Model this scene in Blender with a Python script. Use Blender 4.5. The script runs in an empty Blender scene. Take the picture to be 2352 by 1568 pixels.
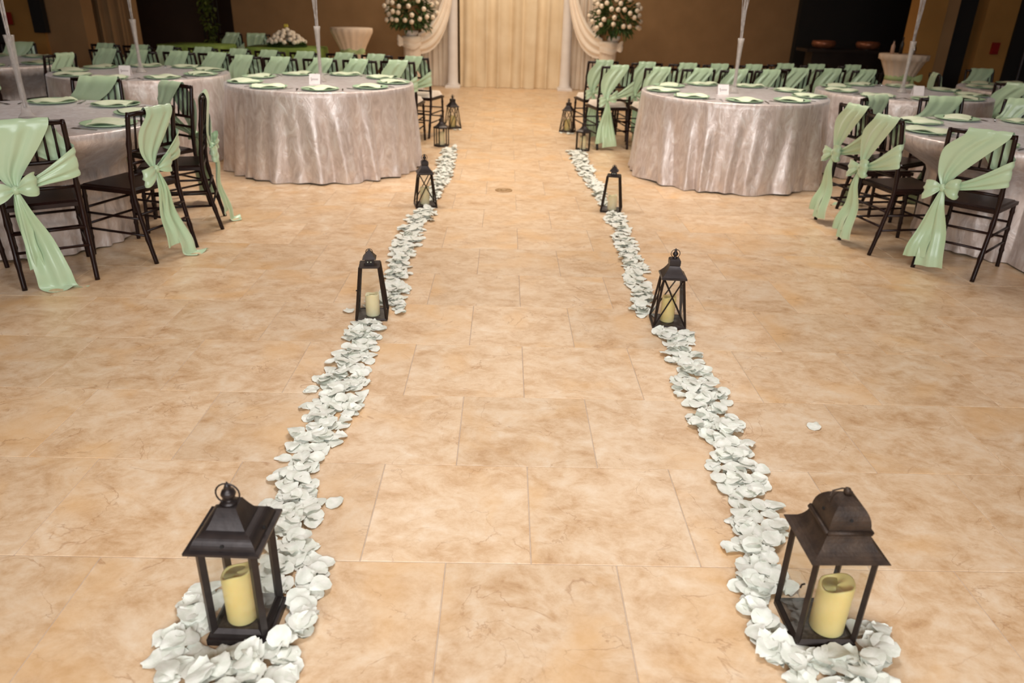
import bpy, math, random
from mathutils import Vector, Matrix
PI = math.pi
sc = bpy.context.scene
C = sc.collection
rnd = random.Random(7)

# ------------------------------------------------------------------ camera
F, PITCH, YAW, ROLL, H = 1711.77, .43178, .01795, .02918, 1.52689
cp, sp, cy, sy, cr, sr = math.cos(PITCH), math.sin(PITCH), math.cos(YAW), math.sin(YAW), math.cos(ROLL), math.sin(ROLL)
fw = Vector((sy*cp, cy*cp, -sp)); rt = Vector((cy, -sy, 0)); up = Vector((sy*sp, cy*sp, cp))
rt2 = cr*rt + sr*up; up2 = -sr*rt + cr*up
cam_d = bpy.data.cameras.new('camera'); cam = bpy.data.objects.new('camera', cam_d); C.objects.link(cam)
cam.matrix_world = Matrix(((rt2.x, up2.x, -fw.x, 0), (rt2.y, up2.y, -fw.y, 0), (rt2.z, up2.z, -fw.z, H), (0, 0, 0, 1)))
cam_d.sensor_width = 36; cam_d.lens = F*36/2352; cam_d.clip_start = .05; cam_d.clip_end = 60
cam_d.dof.use_dof = True; cam_d.dof.focus_distance = 3.0; cam_d.dof.aperture_fstop = 2.6
sc.camera = cam

# ------------------------------------------------------------------ light
sc.view_settings.view_transform = 'Standard'; sc.view_settings.look = 'None'
sc.view_settings.gamma = 1; sc.view_settings.use_curve_mapping = False
sc.view_settings.exposure = 0.22
sc.cycles.max_bounces = 6; sc.cycles.diffuse_bounces = 4; sc.cycles.glossy_bounces = 3; sc.cycles.transparent_max_bounces = 16; sc.cycles.adaptive_threshold = .03
w = bpy.data.worlds.new('world'); sc.world = w; w.use_nodes = True
w.node_tree.nodes['Background'].inputs[0].default_value = (.9, .75, .6, 1)
w.node_tree.nodes['Background'].inputs[1].default_value = .05

def area(name, loc, aim, sx, sy_, power, col, shape='RECTANGLE', spread=PI):
    l = bpy.data.lights.new(name, 'AREA'); l.shape = shape; l.size = sx; l.size_y = sy_
    l.energy = power; l.color = col; l.spread = spread
    o = bpy.data.objects.new(name, l); C.objects.link(o); o.location = loc
    o.rotation_euler = (Vector(aim)-Vector(loc)).to_track_quat('-Z', 'Y').to_euler()
    return o
# daylight from the windows behind the photographer
area('window_daylight', (.1, -2.6, 2.5), (.1, 4.5, .3), 5.2, 2.0, 250, (.93, .975, 1.0))
# added aisle fill imitating lens vignetting, then warm ceiling lamps to the backdrop
area('aisle_fill', (.1, 2.2, 3.6), (.1, 2.3, 0), 1.3, 1.3, 36, (.98, .99, 1), 'DISK', 2.3)
for sx in (-1, 1): area('ceiling_lamp_middle', (.15+sx*1.7, 6.6, 3.6), (.15+sx*1.75, 6.8, 0), 1.4, 1.4, 52, (1, .92, .83), 'DISK', 2.4)
area('ceiling_lamp_rear', (.1, 10.4, 3.6), (.1, 10.5, 0), 1.6, 1.6, 66, (1, .86, .68), 'DISK', 2.7)
area('ceiling_lamp_backdrop', (.15, 12.9, 3.6), (.15, 14.4, .6), 3.0, .6, 62, (1, .88, .72))

# ------------------------------------------------------------------ materials
def s2l(c):
    return tuple(((v/255)/12.92 if v/255 <= .04045 else ((v/255+.055)/1.055)**2.4) for v in c)
def mat(name, rgb, rough=.5, metal=0, **kw):
    m = bpy.data.materials.new(name); m.use_nodes = True
    b = m.node_tree.nodes['Principled BSDF']
    b.inputs['Base Color'].default_value = (*s2l(rgb), 1); b.inputs['Roughness'].default_value = rough
    b.inputs['Metallic'].default_value = metal
    for k, v in kw.items(): b.inputs[k.replace('_', ' ')].default_value = v
    return m
def nd(m, t, **kw):
    n = m.node_tree.nodes.new(t)
    for k, v in kw.items(): setattr(n, k, v)
    return n
def lk(m, a, b): m.node_tree.links.new(a, b)
def ramp(m, fac, stops):
    r = nd(m, 'ShaderNodeValToRGB'); e = r.color_ramp.elements
    while len(e) < len(stops): e.new(.5)
    for el, (p, c) in zip(e, stops): el.position = p; el.color = (*s2l(c), 1)
    lk(m, fac, r.inputs[0]); return r.outputs[0]
def noisy(m, c1, c2, scale=8, detail=6, bump=0, bscale=60, coord='Object', stretch=None, lo=.3, hi=.7):
    b = m.node_tree.nodes['Principled BSDF']
    tc = nd(m, 'ShaderNodeTexCoord'); src = tc.outputs[coord]
    if stretch:
        mp = nd(m, 'ShaderNodeMapping'); mp.inputs['Scale'].default_value = stretch; lk(m, src, mp.inputs[0]); src = mp.outputs[0]
    n = nd(m, 'ShaderNodeTexNoise'); n.inputs['Scale'].default_value = scale; n.inputs['Detail'].default_value = detail
    lk(m, src, n.inputs['Vector'])
    lk(m, ramp(m, n.outputs['Fac'], [(lo, c1), (hi, c2)]), b.inputs['Base Color'])
    if bump:
        n2 = nd(m, 'ShaderNodeTexNoise'); n2.inputs['Scale'].default_value = bscale; n2.inputs['Detail'].default_value = 4
        lk(m, src, n2.inputs['Vector'])
        bp = nd(m, 'ShaderNodeBump'); bp.inputs['Strength'].default_value = bump; bp.inputs['Distance'].default_value = .01
        lk(m, n2.outputs['Fac'], bp.inputs['Height']); lk(m, bp.outputs[0], b.inputs['Normal'])
    return m

def tile_material():
    m = mat('travertine_tile', (225, 190, 150), .38); b = m.node_tree.nodes['Principled BSDF']
    tc = nd(m, 'ShaderNodeTexCoord'); oi = nd(m, 'ShaderNodeObjectInfo'); at = nd(m, 'ShaderNodeAttribute'); at.attribute_name = 'tint'
    rr = nd(m, 'ShaderNodeMath', operation='ADD'); lk(m, oi.outputs['Random'], rr.inputs[0]); lk(m, at.outputs['Fac'], rr.inputs[1])
    off = nd(m, 'ShaderNodeMath', operation='MULTIPLY'); lk(m, rr.outputs[0], off.inputs[0]); off.inputs[1].default_value = 37
    cx = nd(m, 'ShaderNodeCombineXYZ'); lk(m, off.outputs[0], cx.inputs[0]); lk(m, off.outputs[0], cx.inputs[2])
    va = nd(m, 'ShaderNodeVectorMath', operation='ADD'); lk(m, tc.outputs['Object'], va.inputs[0]); lk(m, cx.outputs[0], va.inputs[1])
    mp = nd(m, 'ShaderNodeMapping'); mp.inputs['Rotation'].default_value = (0, 0, .6); mp.inputs['Scale'].default_value = (1, 1.25, 1)
    lk(m, va.outputs[0], mp.inputs[0])
    n1 = nd(m, 'ShaderNodeTexNoise'); n1.inputs['Scale'].default_value = 6.0; n1.inputs['Detail'].default_value = 14; n1.inputs['Roughness'].default_value = .74; n1.inputs['Distortion'].default_value = .35
    lk(m, mp.outputs[0], n1.inputs['Vector'])
    nf_ = nd(m, 'ShaderNodeTexNoise'); nf_.inputs['Scale'].default_value = 24; nf_.inputs['Detail'].default_value = 8; nf_.inputs['Roughness'].default_value = .7; nf_.inputs['Distortion'].default_value = .5
    lk(m, mp.outputs[0], nf_.inputs['Vector'])
    mf = nd(m, 'ShaderNodeMix'); mf.inputs[0].default_value = .27; lk(m, n1.outputs['Fac'], mf.inputs[2]); lk(m, nf_.outputs['Fac'], mf.inputs[3])
    base = ramp(m, mf.outputs[0], [(.30, (178, 135, 94)), (.41, (206, 169, 129)), (.52, (224, 194, 159)), (.67, (236, 216, 190))])
    n2 = nd(m, 'ShaderNodeTexNoise'); n2.inputs['Scale'].default_value = 2.6; n2.inputs['Detail'].default_value = 5; n2.inputs['Distortion'].default_value = .6
    lk(m, va.outputs[0], n2.inputs['Vector'])
    mx = nd(m, 'ShaderNodeMix', data_type='RGBA'); mx.inputs[7].default_value = (*s2l((226, 182, 128)), 1)
    r2 = nd(m, 'ShaderNodeMapRange'); r2.inputs[1].default_value = .52; r2.inputs[2].default_value = .72; r2.inputs[4].default_value = .7
    lk(m, n2.outputs['Fac'], r2.inputs[0]); lk(m, r2.outputs[0], mx.inputs[0]); lk(m, base, mx.inputs[6])
    # thin dark veins
    n3 = nd(m, 'ShaderNodeTexNoise'); n3.inputs['Scale'].default_value = 3.4; n3.inputs['Detail'].default_value = 7; n3.inputs['Distortion'].default_value = .8
    lk(m, mp.outputs[0], n3.inputs['Vector'])
    ab = nd(m, 'ShaderNodeMath', operation='SUBTRACT'); lk(m, n3.outputs['Fac'], ab.inputs[0]); ab.inputs[1].default_value = .5
    aa = nd(m, 'ShaderNodeMath', operation='ABSOLUTE'); lk(m, ab.outputs[0], aa.inputs[0])
    r3 = nd(m, 'ShaderNodeMapRange'); r3.inputs[1].default_value = 0; r3.inputs[2].default_value = .007; r3.inputs[3].default_value = .5; r3.inputs[4].default_value = 0
    lk(m, aa.outputs[0], r3.inputs[0])
    n4 = nd(m, 'ShaderNodeTexNoise'); n4.inputs['Scale'].default_value = 5; lk(m, va.outputs[0], n4.inputs['Vector'])
    r4 = nd(m, 'ShaderNodeMapRange'); r4.inputs[1].default_value = .45; r4.inputs[2].default_value = .58; lk(m, n4.outputs['Fac'], r4.inputs[0])
    mm = nd(m, 'ShaderNodeMath', operation='MULTIPLY'); lk(m, r3.outputs[0], mm.inputs[0]); lk(m, r4.outputs[0], mm.inputs[1])
    mx2 = nd(m, 'ShaderNodeMix', data_type='RGBA'); mx2.inputs[7].default_value = (*s2l((160, 112, 72)), 1)
    lk(m, mm.outputs[0], mx2.inputs[0]); lk(m, mx.outputs[2], mx2.inputs[6])
    # slight per-tile shade
    wn = nd(m, 'ShaderNodeTexWhiteNoise', noise_dimensions='1D'); lk(m, rr.outputs[0], wn.inputs['W'])
    hv = nd(m, 'ShaderNodeHueSaturation'); r5 = nd(m, 'ShaderNodeMapRange'); r5.inputs[3].default_value = .92; r5.inputs[4].default_value = 1.03
    lk(m, wn.outputs['Value'], r5.inputs[0]); lk(m, r5.outputs[0], hv.inputs['Value']); lk(m, mx2.outputs[2], hv.inputs['Color'])
    lk(m, hv.outputs[0], b.inputs['Base Color'])
    bp = nd(m, 'ShaderNodeBump'); bp.inputs['Strength'].default_value = .12; bp.inputs['Distance'].default_value = .004
    lk(m, n1.outputs['Fac'], bp.inputs['Height']); lk(m, bp.outputs[0], b.inputs['Normal'])
    return m

def velvet_material():
    m = mat('crushed_silver_velvet', (190, 178, 172), .30, .3); b = m.node_tree.nodes['Principled BSDF']
    b.inputs['Sheen Weight'].default_value = .45; b.inputs['Sheen Roughness'].default_value = .35; b.inputs['Sheen Tint'].default_value = (.9, .9, .95, 1)
    tc = nd(m, 'ShaderNodeTexCoord'); mp = nd(m, 'ShaderNodeMapping'); mp.inputs['Scale'].default_value = (1, 1, .45); lk(m, tc.outputs['Object'], mp.inputs[0])
    n1 = nd(m, 'ShaderNodeTexNoise'); n1.inputs['Scale'].default_value = 13; n1.inputs['Detail'].default_value = 7; n1.inputs['Roughness'].default_value = .65; n1.inputs['Distortion'].default_value = 1.4
    lk(m, mp.outputs[0], n1.inputs['Vector'])
    lk(m, ramp(m, n1.outputs['Fac'], [(.3, (196, 180, 172)), (.5, (222, 208, 201)), (.7, (242, 236, 233))]), b.inputs['Base Color'])
    bp = nd(m, 'ShaderNodeBump'); bp.inputs['Strength'].default_value = .55; bp.inputs['Distance'].default_value = .012
    lk(m, n1.outputs['Fac'], bp.inputs['Height']); lk(m, bp.outputs[0], b.inputs['Normal'])
    return m

M = {}
M['tile'] = tile_material()
M['grout'] = noisy(mat('grout', (192, 174, 156), .9), (182, 164, 146), (200, 182, 164), 30)
M['wood'] = noisy(mat('mahogany_chair_wood', (30, 14, 12), .3, Specular_IOR_Level=.3), (22, 10, 9), (38, 18, 14), 9, stretch=(1, 1, .15))
M['sash'] = noisy(mat('mint_satin', (184, 208, 172), .28, Sheen_Weight=.25), (176, 203, 163), (192, 214, 180), 3, 2, .10, 26)
M['cushion'] = noisy(mat('ivory_cushion', (236, 222, 206), .8), (226, 210, 194), (240, 228, 214), 6, bump=.1)
M['velvet'] = velvet_material()
M['petal'] = noisy(mat('pale_mint_silk_petal', (226, 227, 216), .65), (216, 219, 205), (236, 235, 226), 40, 3, .15, 90)
M['iron'] = noisy(mat('black_iron', (50, 44, 44), .38, .5), (44, 38, 38), (60, 53, 52), 20, bump=.05)
M['rust'] = noisy(mat('bronze_iron', (58, 46, 38), .55, .4), (48, 37, 31), (74, 58, 46), 30, 8, .12, 150)
M['dkiron'] = noisy(mat('dark_iron', (46, 36, 32), .45, .4), (38, 29, 26), (56, 44, 38), 25)
M['glitter'] = noisy(mat('dusty_lantern_floor', (70, 60, 54), .5, .3), (52, 44, 40), (90, 80, 72), 120, 2)
M['wax'] = noisy(mat('ivory_wax', (232, 208, 140), .5, Subsurface_Weight=.25), (226, 200, 128), (238, 216, 152), 10)
M['wax2'] = noisy(mat('pale_wax', (236, 222, 180), .5, Subsurface_Weight=.25), (230, 212, 164), (240, 228, 192), 10)
def glass_mat(name, tint=(1, 1, 1), gl=.08):
    m = bpy.data.materials.new(name); m.use_nodes = True; nt = m.node_tree; nt.nodes.clear()
    o = nd(m, 'ShaderNodeOutputMaterial'); t = nd(m, 'ShaderNodeBsdfTransparent'); t.inputs[0].default_value = (*tint, 1)
    g = nd(m, 'ShaderNodeBsdfGlossy'); g.inputs['Roughness'].default_value = .03
    lw = nd(m, 'ShaderNodeLayerWeight'); lw.inputs[0].default_value = .5
    pw = nd(m, 'ShaderNodeMath', operation='POWER'); lk(m, lw.outputs['Facing'], pw.inputs[0]); pw.inputs[1].default_value = 4
    fr = nd(m, 'ShaderNodeMath', operation='MULTIPLY_ADD'); lk(m, pw.outputs[0], fr.inputs[0]); fr.inputs[1].default_value = .6; fr.inputs[2].default_value = .045
    mx = nd(m, 'ShaderNodeMixShader'); lk(m, fr.outputs[0], mx.inputs[0]); lk(m, t.outputs[0], mx.inputs[1]); lk(m, g.outputs[0], mx.inputs[2]); lk(m, mx.outputs[0], o.inputs[0])
    return m
M['pane'] = glass_mat('lantern_glass', (.95, .96, .95))
M['vase'] = noisy(mat('vase_glass', (214, 206, 200), .15, Alpha=.3), (206, 198, 192), (222, 216, 210), 6)
M['silver'] = noisy(mat('silver_twig', (190, 180, 172), .4, .6), (160, 150, 145), (214, 206, 200), 30)
M['cutlery'] = noisy(mat('cutlery_steel', (170, 165, 160), .2, 1.0), (160, 155, 150), (180, 176, 172), 10)
M['charger'] = noisy(mat('mint_charger', (176, 206, 172), .3), (168, 200, 164), (184, 212, 180), 5)
M['napkin'] = noisy(mat('pale_mint_napkin', (214, 226, 196), .75), (204, 218, 184), (226, 234, 208), 12, bump=.1)
M['card'] = noisy(mat('white_card', (232, 226, 226), .7), (226, 220, 220), (238, 232, 230), 20)
M['ink'] = noisy(mat('grey_ink', (150, 138, 138), .8), (140, 130, 130), (160, 146, 146), 20)
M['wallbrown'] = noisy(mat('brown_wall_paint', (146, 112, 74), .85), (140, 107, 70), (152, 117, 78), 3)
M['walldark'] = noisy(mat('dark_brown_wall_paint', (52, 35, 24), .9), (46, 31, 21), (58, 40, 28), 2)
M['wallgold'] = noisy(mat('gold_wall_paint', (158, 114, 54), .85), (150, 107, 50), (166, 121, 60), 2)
M['black'] = noisy(mat('black_opening', (14, 11, 10), .8), (11, 9, 8), (18, 14, 12), 3)
M['drape'] = noisy(mat('ivory_drape', (228, 206, 172), .85), (220, 196, 160), (234, 214, 182), 3)
M['sheer'] = noisy(mat('cream_chiffon', (238, 222, 202), .85), (232, 214, 194), (242, 228, 210), 4)
M['plaster'] = noisy(mat('white_plaster', (234, 226, 220), .6), (228, 219, 212), (238, 231, 226), 5)
M['leaf'] = noisy(mat('dark_leaf', (58, 82, 34), .6), (40, 62, 22), (80, 104, 44), 6)
M['ivy'] = noisy(mat('ivy_leaf', (62, 76, 26), .65), (44, 58, 18), (98, 108, 32), 5)
M['rose'] = noisy(mat('ivory_rose', (240, 224, 200), .7), (228, 206, 178), (246, 236, 218), 14)
M['greencloth'] = noisy(mat('green_tablecloth', (132, 160, 74), .7), (120, 148, 64), (146, 172, 86), 4, bump=.1)
M['whitecloth'] = noisy(mat('cream_stretch_cloth', (222, 200, 176), .8), (212, 190, 166), (230, 208, 186), 5)
M['ribbon'] = noisy(mat('green_ribbon', (172, 190, 132), .6), (162, 180, 122), (182, 198, 142), 4)
M['brass'] = noisy(mat('brass_disc', (176, 140, 96), .35, .15), (164, 128, 86), (190, 154, 110), 12)
M['red'] = noisy(mat('red_alarm', (128, 16, 12), .5), (118, 13, 10), (138, 20, 15), 8)
M['copper'] = noisy(mat('copper_brown', (140, 84, 58), .35, .4), (112, 64, 42), (164, 104, 74), 9)
M['bar'] = noisy(mat('dark_bar', (34, 27, 24), .4), (28, 22, 20), (42, 34, 30), 4)
M['bottle'] = noisy(mat('rosy_bottle', (186, 150, 126), .3), (170, 134, 110), (200, 164, 140), 8)
M['flower_yellow'] = noisy(mat('yellow_bud', (206, 190, 70), .7), (190, 172, 56), (220, 204, 84), 10)

# ------------------------------------------------------------------ mesh helpers
class MB:
    def __init__(s): s.v = []; s.f = []
    def add(s, vs, fs):
        n = len(s.v); s.v += [tuple(p) for p in vs]; s.f += [tuple(i+n for i in f) for f in fs]; return s
    def box(s, x0, x1, y0, y1, z0, z1):
        return s.add([(x0, y0, z0), (x1, y0, z0), (x1, y1, z0), (x0, y1, z0), (x0, y0, z1), (x1, y0, z1), (x1, y1, z1), (x0, y1, z1)],
                     [(0, 3, 2, 1), (4, 5, 6, 7), (0, 1, 5, 4), (1, 2, 6, 5), (2, 3, 7, 6), (3, 0, 4, 7)])
    def hexa(s, b, t):      # b, t: four corners each
        return s.add(list(b)+list(t), [(0, 3, 2, 1), (4, 5, 6, 7), (0, 1, 5, 4), (1, 2, 6, 5), (2, 3, 7, 6), (3, 0, 4, 7)])
    def tube(s, pts, r, n=8, cap=True):
        pts = [Vector(p) for p in pts]
        if not isinstance(r, (list, tuple)): r = [r]*len(pts)
        vs = []; prev = None
        for i, p in enumerate(pts):
            d = (pts[min(i+1, len(pts)-1)]-pts[max(i-1, 0)]).normalized()
            if prev is None:
                a = d.orthogonal().normalized()
            else:
                a = (prev - d*prev.dot(d)).normalized()
            prev = a; b = d.cross(a)
            for k in range(n):
                t = 2*PI*k/n + (PI/4 if n == 4 else 0)
                vs.append(p + r[i]*(math.cos(t)*a+math.sin(t)*b))
        fs = []
        for i in range(len(pts)-1):
            for k in range(n):
                fs.append((i*n+k, i*n+(k+1) % n, (i+1)*n+(k+1) % n, (i+1)*n+k))
        if cap:
            fs.append(tuple(range(n-1, -1, -1))); fs.append(tuple((len(pts)-1)*n+k for k in range(n)))
        return s.add(vs, fs)
    def lathe(s, prof, n=24, rot=0, c=(0, 0, 0), fn=None):
        vs = []
        for r, z in prof:
            for k in range(n):
                t = 2*PI*k/n+rot; rr = fn(r, t, z) if fn else r
                vs.append((c[0]+rr*math.cos(t), c[1]+rr*math.sin(t), c[2]+z))
        fs = []
        for i in range(len(prof)-1):
            for k in range(n):
                fs.append((i*n+k, i*n+(k+1) % n, (i+1)*n+(k+1) % n, (i+1)*n+k))
        if prof[0][0] > 1e-6: fs.append(tuple(range(n-1, -1, -1)))
        if prof[-1][0] > 1e-6: fs.append(tuple((len(prof)-1)*n+k for k in range(n)))
        return s.add(vs, fs)
    def sq(s, prof, rot=0, c=(0, 0, 0)):   # square lathe, prof in half widths
        return s.lathe([(h*math.sqrt(2), z) for h, z in prof], 4, PI/4+rot, c)
    def torus(s, c, R, r, axis='y', n=20, m=6, arc=2*PI, a0=0):
        pts = []
        for k in range(n+1):
            t = a0+arc*k/n
            q = {'y': (R*math.cos(t), 0, R*math.sin(t)), 'x': (0, R*math.cos(t), R*math.sin(t)), 'z': (R*math.cos(t), R*math.sin(t), 0)}[axis]
            pts.append((c[0]+q[0], c[1]+q[1], c[2]+q[2]))
        return s.tube(pts, r, m, False)
    def grid(s, fn, nu, nv):
        vs = [fn(i/nu, j/nv) for i in range(nu+1) for j in range(nv+1)]
        fs = [(i*(nv+1)+j, i*(nv+1)+j+1, (i+1)*(nv+1)+j+1, (i+1)*(nv+1)+j) for i in range(nu) for j in range(nv)]
        return s.add(vs, fs)
    def mesh(s, name, m, smooth=False):
        me = bpy.data.meshes.new(name); me.from_pydata(s.v, [], s.f); me.update()
        me.materials.append(M[m] if isinstance(m, str) else m)
        if smooth is True:
            me.polygons.foreach_set('use_smooth', [True]*len(me.polygons))
        return me

def link(name, me, parent=None, loc=None, rot=None):
    o = bpy.data.objects.new(name, me); C.objects.link(o)
    if parent is not None: o.parent = parent
    if loc is not None: o.location = loc
    if rot is not None: o.rotation_euler = rot
    return o
def tag(o, label, cat, group=None):
    o['label'] = label; o['category'] = cat
    if group: o['group'] = group
    return o
def thing(name, label, cat, loc=(0, 0, 0), rz=0, group=None):
    o = link(name, None, None, loc, (0, 0, rz)); o.empty_display_size = .1
    return tag(o, label, cat, group)
def part(name, mb, m, parent, smooth=False, label=None):
    o = link(name, mb.mesh(name, m, smooth), parent)
    if label: o['label'] = label
    return o
def struct(name, mb, m, smooth=False):
    o = link(name, mb.mesh(name, m, smooth)); o['kind'] = 'structure'; return o
KIDS = {}
def dup(root, loc, rz, label, group=None, scale=None):
    def cp_(o, par):
        c = o.copy(); C.objects.link(c)
        if par is not None: c.parent = par
        for ch in o.children: cp_(ch, c)
        return c
    r = cp_(root, None); r.location = loc; r.rotation_euler = (0, 0, rz); r['label'] = label
    if group: r['group'] = group
    if scale: r.scale = (scale,)*3
    return r
USED = set()
def place(proto, loc, rz, label, group=None):   # the prototype itself first, copies after it
    if proto.name not in USED:
        USED.add(proto.name); proto.location = loc; proto.rotation_euler = (0, 0, rz); proto['label'] = label
        if group: proto['group'] = group
        return proto
    return dup(proto, loc, rz, label, group)
ORD = ['first', 'second', 'third', 'fourth', 'fifth', 'sixth', 'seventh', 'eighth', 'ninth', 'tenth', 'eleventh', 'twelfth', 'thirteenth']

# ------------------------------------------------------------------ floor
T, X0, Y0 = .508, .1075, 1.73627
floor = struct('floor', MB().box(-8.6, 8.6, -3.2, 15.6, -.06, -.0022), 'grout')
tm = MB(); g = T/2-.0014; gi = g-.0012
tm.add([(-g, -g, -.006), (g, -g, -.006), (g, g, -.006), (-g, g, -.006), (-g, -g, -.0016), (g, -g, -.0016), (g, g, -.0016), (-g, g, -.0016), (-gi, -gi, 0), (gi, -gi, 0), (gi, gi, 0), (-gi, gi, 0)],
       [(0, 1, 5, 4), (1, 2, 6, 5), (2, 3, 7, 6), (3, 0, 4, 7), (4, 5, 9, 8), (5, 6, 10, 9), (6, 7, 11, 10), (7, 4, 8, 11), (8, 9, 10, 11)])
tile_me = tm.mesh('tile', 'tile')
spots = []
for k in range(-10, 28):
    o_ = 0 if k % 2 == 0 else .5
    for u in range(-18, 19):
        x = X0+(u+o_+.5)*T; y = Y0+(k+.5)*T
        if abs(x) < 8.5 and -3.1 < y < 15.5: spots.append((x, y))
def inview(x, y): return y > .95 and abs(x-.05) < .74*y+.75
near = sorted([p for p in spots if inview(*p)], key=lambda p: p[0]**2+p[1]**2)[:298]
ns = set(near)
for p in near:
    link('tile', tile_me, floor, (p[0], p[1], rnd.uniform(-.0002, .0002)))
fm = MB(); tints = []
for p in spots:
    if p in ns: continue
    fm.add([(v[0]+p[0], v[1]+p[1], v[2]) for v in tm.v], tm.f); tints += [rnd.random()]*len(tm.f)
me = fm.mesh('far_tiles', 'tile'); a = me.attributes.new('tint', 'FLOAT', 'FACE'); a.data.foreach_set('value', tints)
ft = link('far_tiles', me, floor); ft['kind'] = 'stuff'

# ------------------------------------------------------------------ room shell
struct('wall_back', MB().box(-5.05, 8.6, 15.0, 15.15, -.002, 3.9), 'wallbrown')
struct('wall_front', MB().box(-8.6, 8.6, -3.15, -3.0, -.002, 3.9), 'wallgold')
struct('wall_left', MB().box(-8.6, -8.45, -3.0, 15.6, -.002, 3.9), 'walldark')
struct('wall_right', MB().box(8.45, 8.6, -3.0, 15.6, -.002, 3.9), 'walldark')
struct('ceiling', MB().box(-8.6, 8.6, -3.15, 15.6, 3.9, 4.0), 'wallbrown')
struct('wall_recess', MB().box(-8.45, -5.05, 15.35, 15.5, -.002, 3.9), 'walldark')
# left: gold pier with a dark slot, return wall with its shade put in as brown, tan drape-like column
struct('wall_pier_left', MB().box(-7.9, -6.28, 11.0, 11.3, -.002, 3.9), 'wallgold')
struct('trim_1', MB().box(-6.36, -6.20, 10.90, 11.0, .93, 3.9), 'black')
struct('wall_return_left', MB().box(-6.28, -5.75, 11.06, 11.36, -.002, 3.9), 'wallbrown')
cm = MB(); 
def colfn(u, v):
    x = -5.95+u*.62; return (x-.0, 11.75+.035*math.sin(u*26)+.02*math.sin(u*57+1), v*3.9)
cm.grid(colfn, 48, 2)
dr = link('drape', cm.mesh('drape', 'wallbrown', True)); tag(dr, 'tan folded side drape beside the ivy trellis', 'curtain')
struct('dark_opening_1', MB().box(-8.4, -6.75, 10.9, 10.98, -.002, 3.6), 'black')  # unlit opening, its darkness put in as a black slab
link('door_bar', MB().tube([(-6.95, 10.87, .05), (-6.95, 10.87, 3.5)], .03, 8).mesh('door_bar', 'iron'), bpy.data.objects['dark_opening_1'])
# right: two gold piers, the openings' darkness put in as black slabs
struct('wall_pier_right', MB().box(5.62, 5.95, 11.0, 11.35, -.002, 3.9), 'wallgold')
struct('wall_pier_right_side', MB().box(5.95, 6.13, 11.03, 11.4, -.002, 3.9), 'wallbrown')  # shadow side of the pier, the shade put in as brown paint
struct('dark_opening_2', MB().box(6.13, 6.5, 11.25, 11.32, -.002, 3.9), 'black')
struct('wall_pier_far_right', MB().box(6.5, 6.93, 11.0, 11.3, -.002, 3.9), 'wallgold')
struct('dark_opening_3', MB().box(6.93, 8.4, 10.95, 11.02, -.002, 3.9), 'black')
link('door_bar', MB().tube([(7.12, 10.92, .05), (7.12, 10.92, 3.5)], .022, 8).mesh('door_bar', 'iron'), bpy.data.objects['dark_opening_3'])
struct('wall_bar_back', MB().box(5.35, 8.4, 14.8, 14.98, -.002, 3.9), 'black')  # dark opening behind the bar, its darkness put in as black colour
struct('window_1', MB().box(-2.4, 2.6, -3.0, -2.98, 1.4, 3.5), 'card')
def alarm(x, y, z, label):
    t = thing('fire_alarm', label, 'fire alarm', (x, y, z))
    part('body', MB().box(-.045, .045, -.05, 0, -.075, .075), 'red', t)
    part('lens', MB().box(-.02, .02, -.062, -.05, .01, .05), 'red', t)
    part('pull_handle', MB().box(-.03, .03, -.06, -.05, -.05, -.035), 'red', t)
alarm(-6.66, 10.9, 1.10, 'small red fire alarm box on the gold pier at far left')
alarm(6.73, 11.0, 1.07, 'small red fire alarm box on the gold pier at far right')

# ------------------------------------------------------------------ ribbons and chairs
def crom(p, t):
    n = len(p)-1; f = min(max(t, 0), 1)*n; i = min(int(f), n-1); q = f-i
    P = [p[max(i-1, 0)], p[i], p[i+1], p[min(i+2, n)]]
    return tuple(.5*((2*P[1][k])+(-P[0][k]+P[2][k])*q+(2*P[0][k]-5*P[1][k]+4*P[2][k]-P[3][k])*q*q+(-P[0][k]+3*P[1][k]-3*P[2][k]+P[3][k])*q**3) for k in range(len(P[1])))
def ribbon(mb, st, nu, nv, nf=4, amp=.006, ph=0., drift=1.0, af=None):
    L = [a for a, b in st]; R = [b for a, b in st]
    vs = []
    for i in range(nu+1):
        t = i/nu; l = Vector(crom(L, t)); r = Vector(crom(R, t))
        t2 = min(t+.01, 1); t1 = max(t-.01, 0)
        d = (Vector(crom(L, t2))+Vector(crom(R, t2)))-(Vector(crom(L, t1))+Vector(crom(R, t1)))
        nrm = (r-l).cross(d)
        nrm = nrm.normalized() if nrm.length > 1e-9 else Vector((0, -1, 0))
        for j in range(nv+1):
            s = j/nv
            e = min(1, 4*s*(1-s)*2)
            vs.append(l.lerp(r, s)+nrm*amp*(af(t) if af else 1)*e*(math.sin(2*PI*nf*s+ph+drift*t*3)+.5*math.sin(2*PI*nf*1.7*s+2*ph-t*2)))
    fs = [(i*(nv+1)+j, i*(nv+1)+j+1, (i+1)*(nv+1)+j+1, (i+1)*(nv+1)+j) for i in range(nu) for j in range(nv)]
    mb.add(vs, fs)
CH = .885
def yb(z): return -.07*(z-.43)/.455
def bumped(path, rings, r0=.0125, r1=.0165, n=26):
    pts = []; rr = []
    for i in range(n+1):
        t = i/n; pts.append(crom(path, t)); rr.append(r0)
    for q in rings:
        i = round(q*n); rr[i] = r1
    return pts, rr
SEAT_ME = {}
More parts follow.
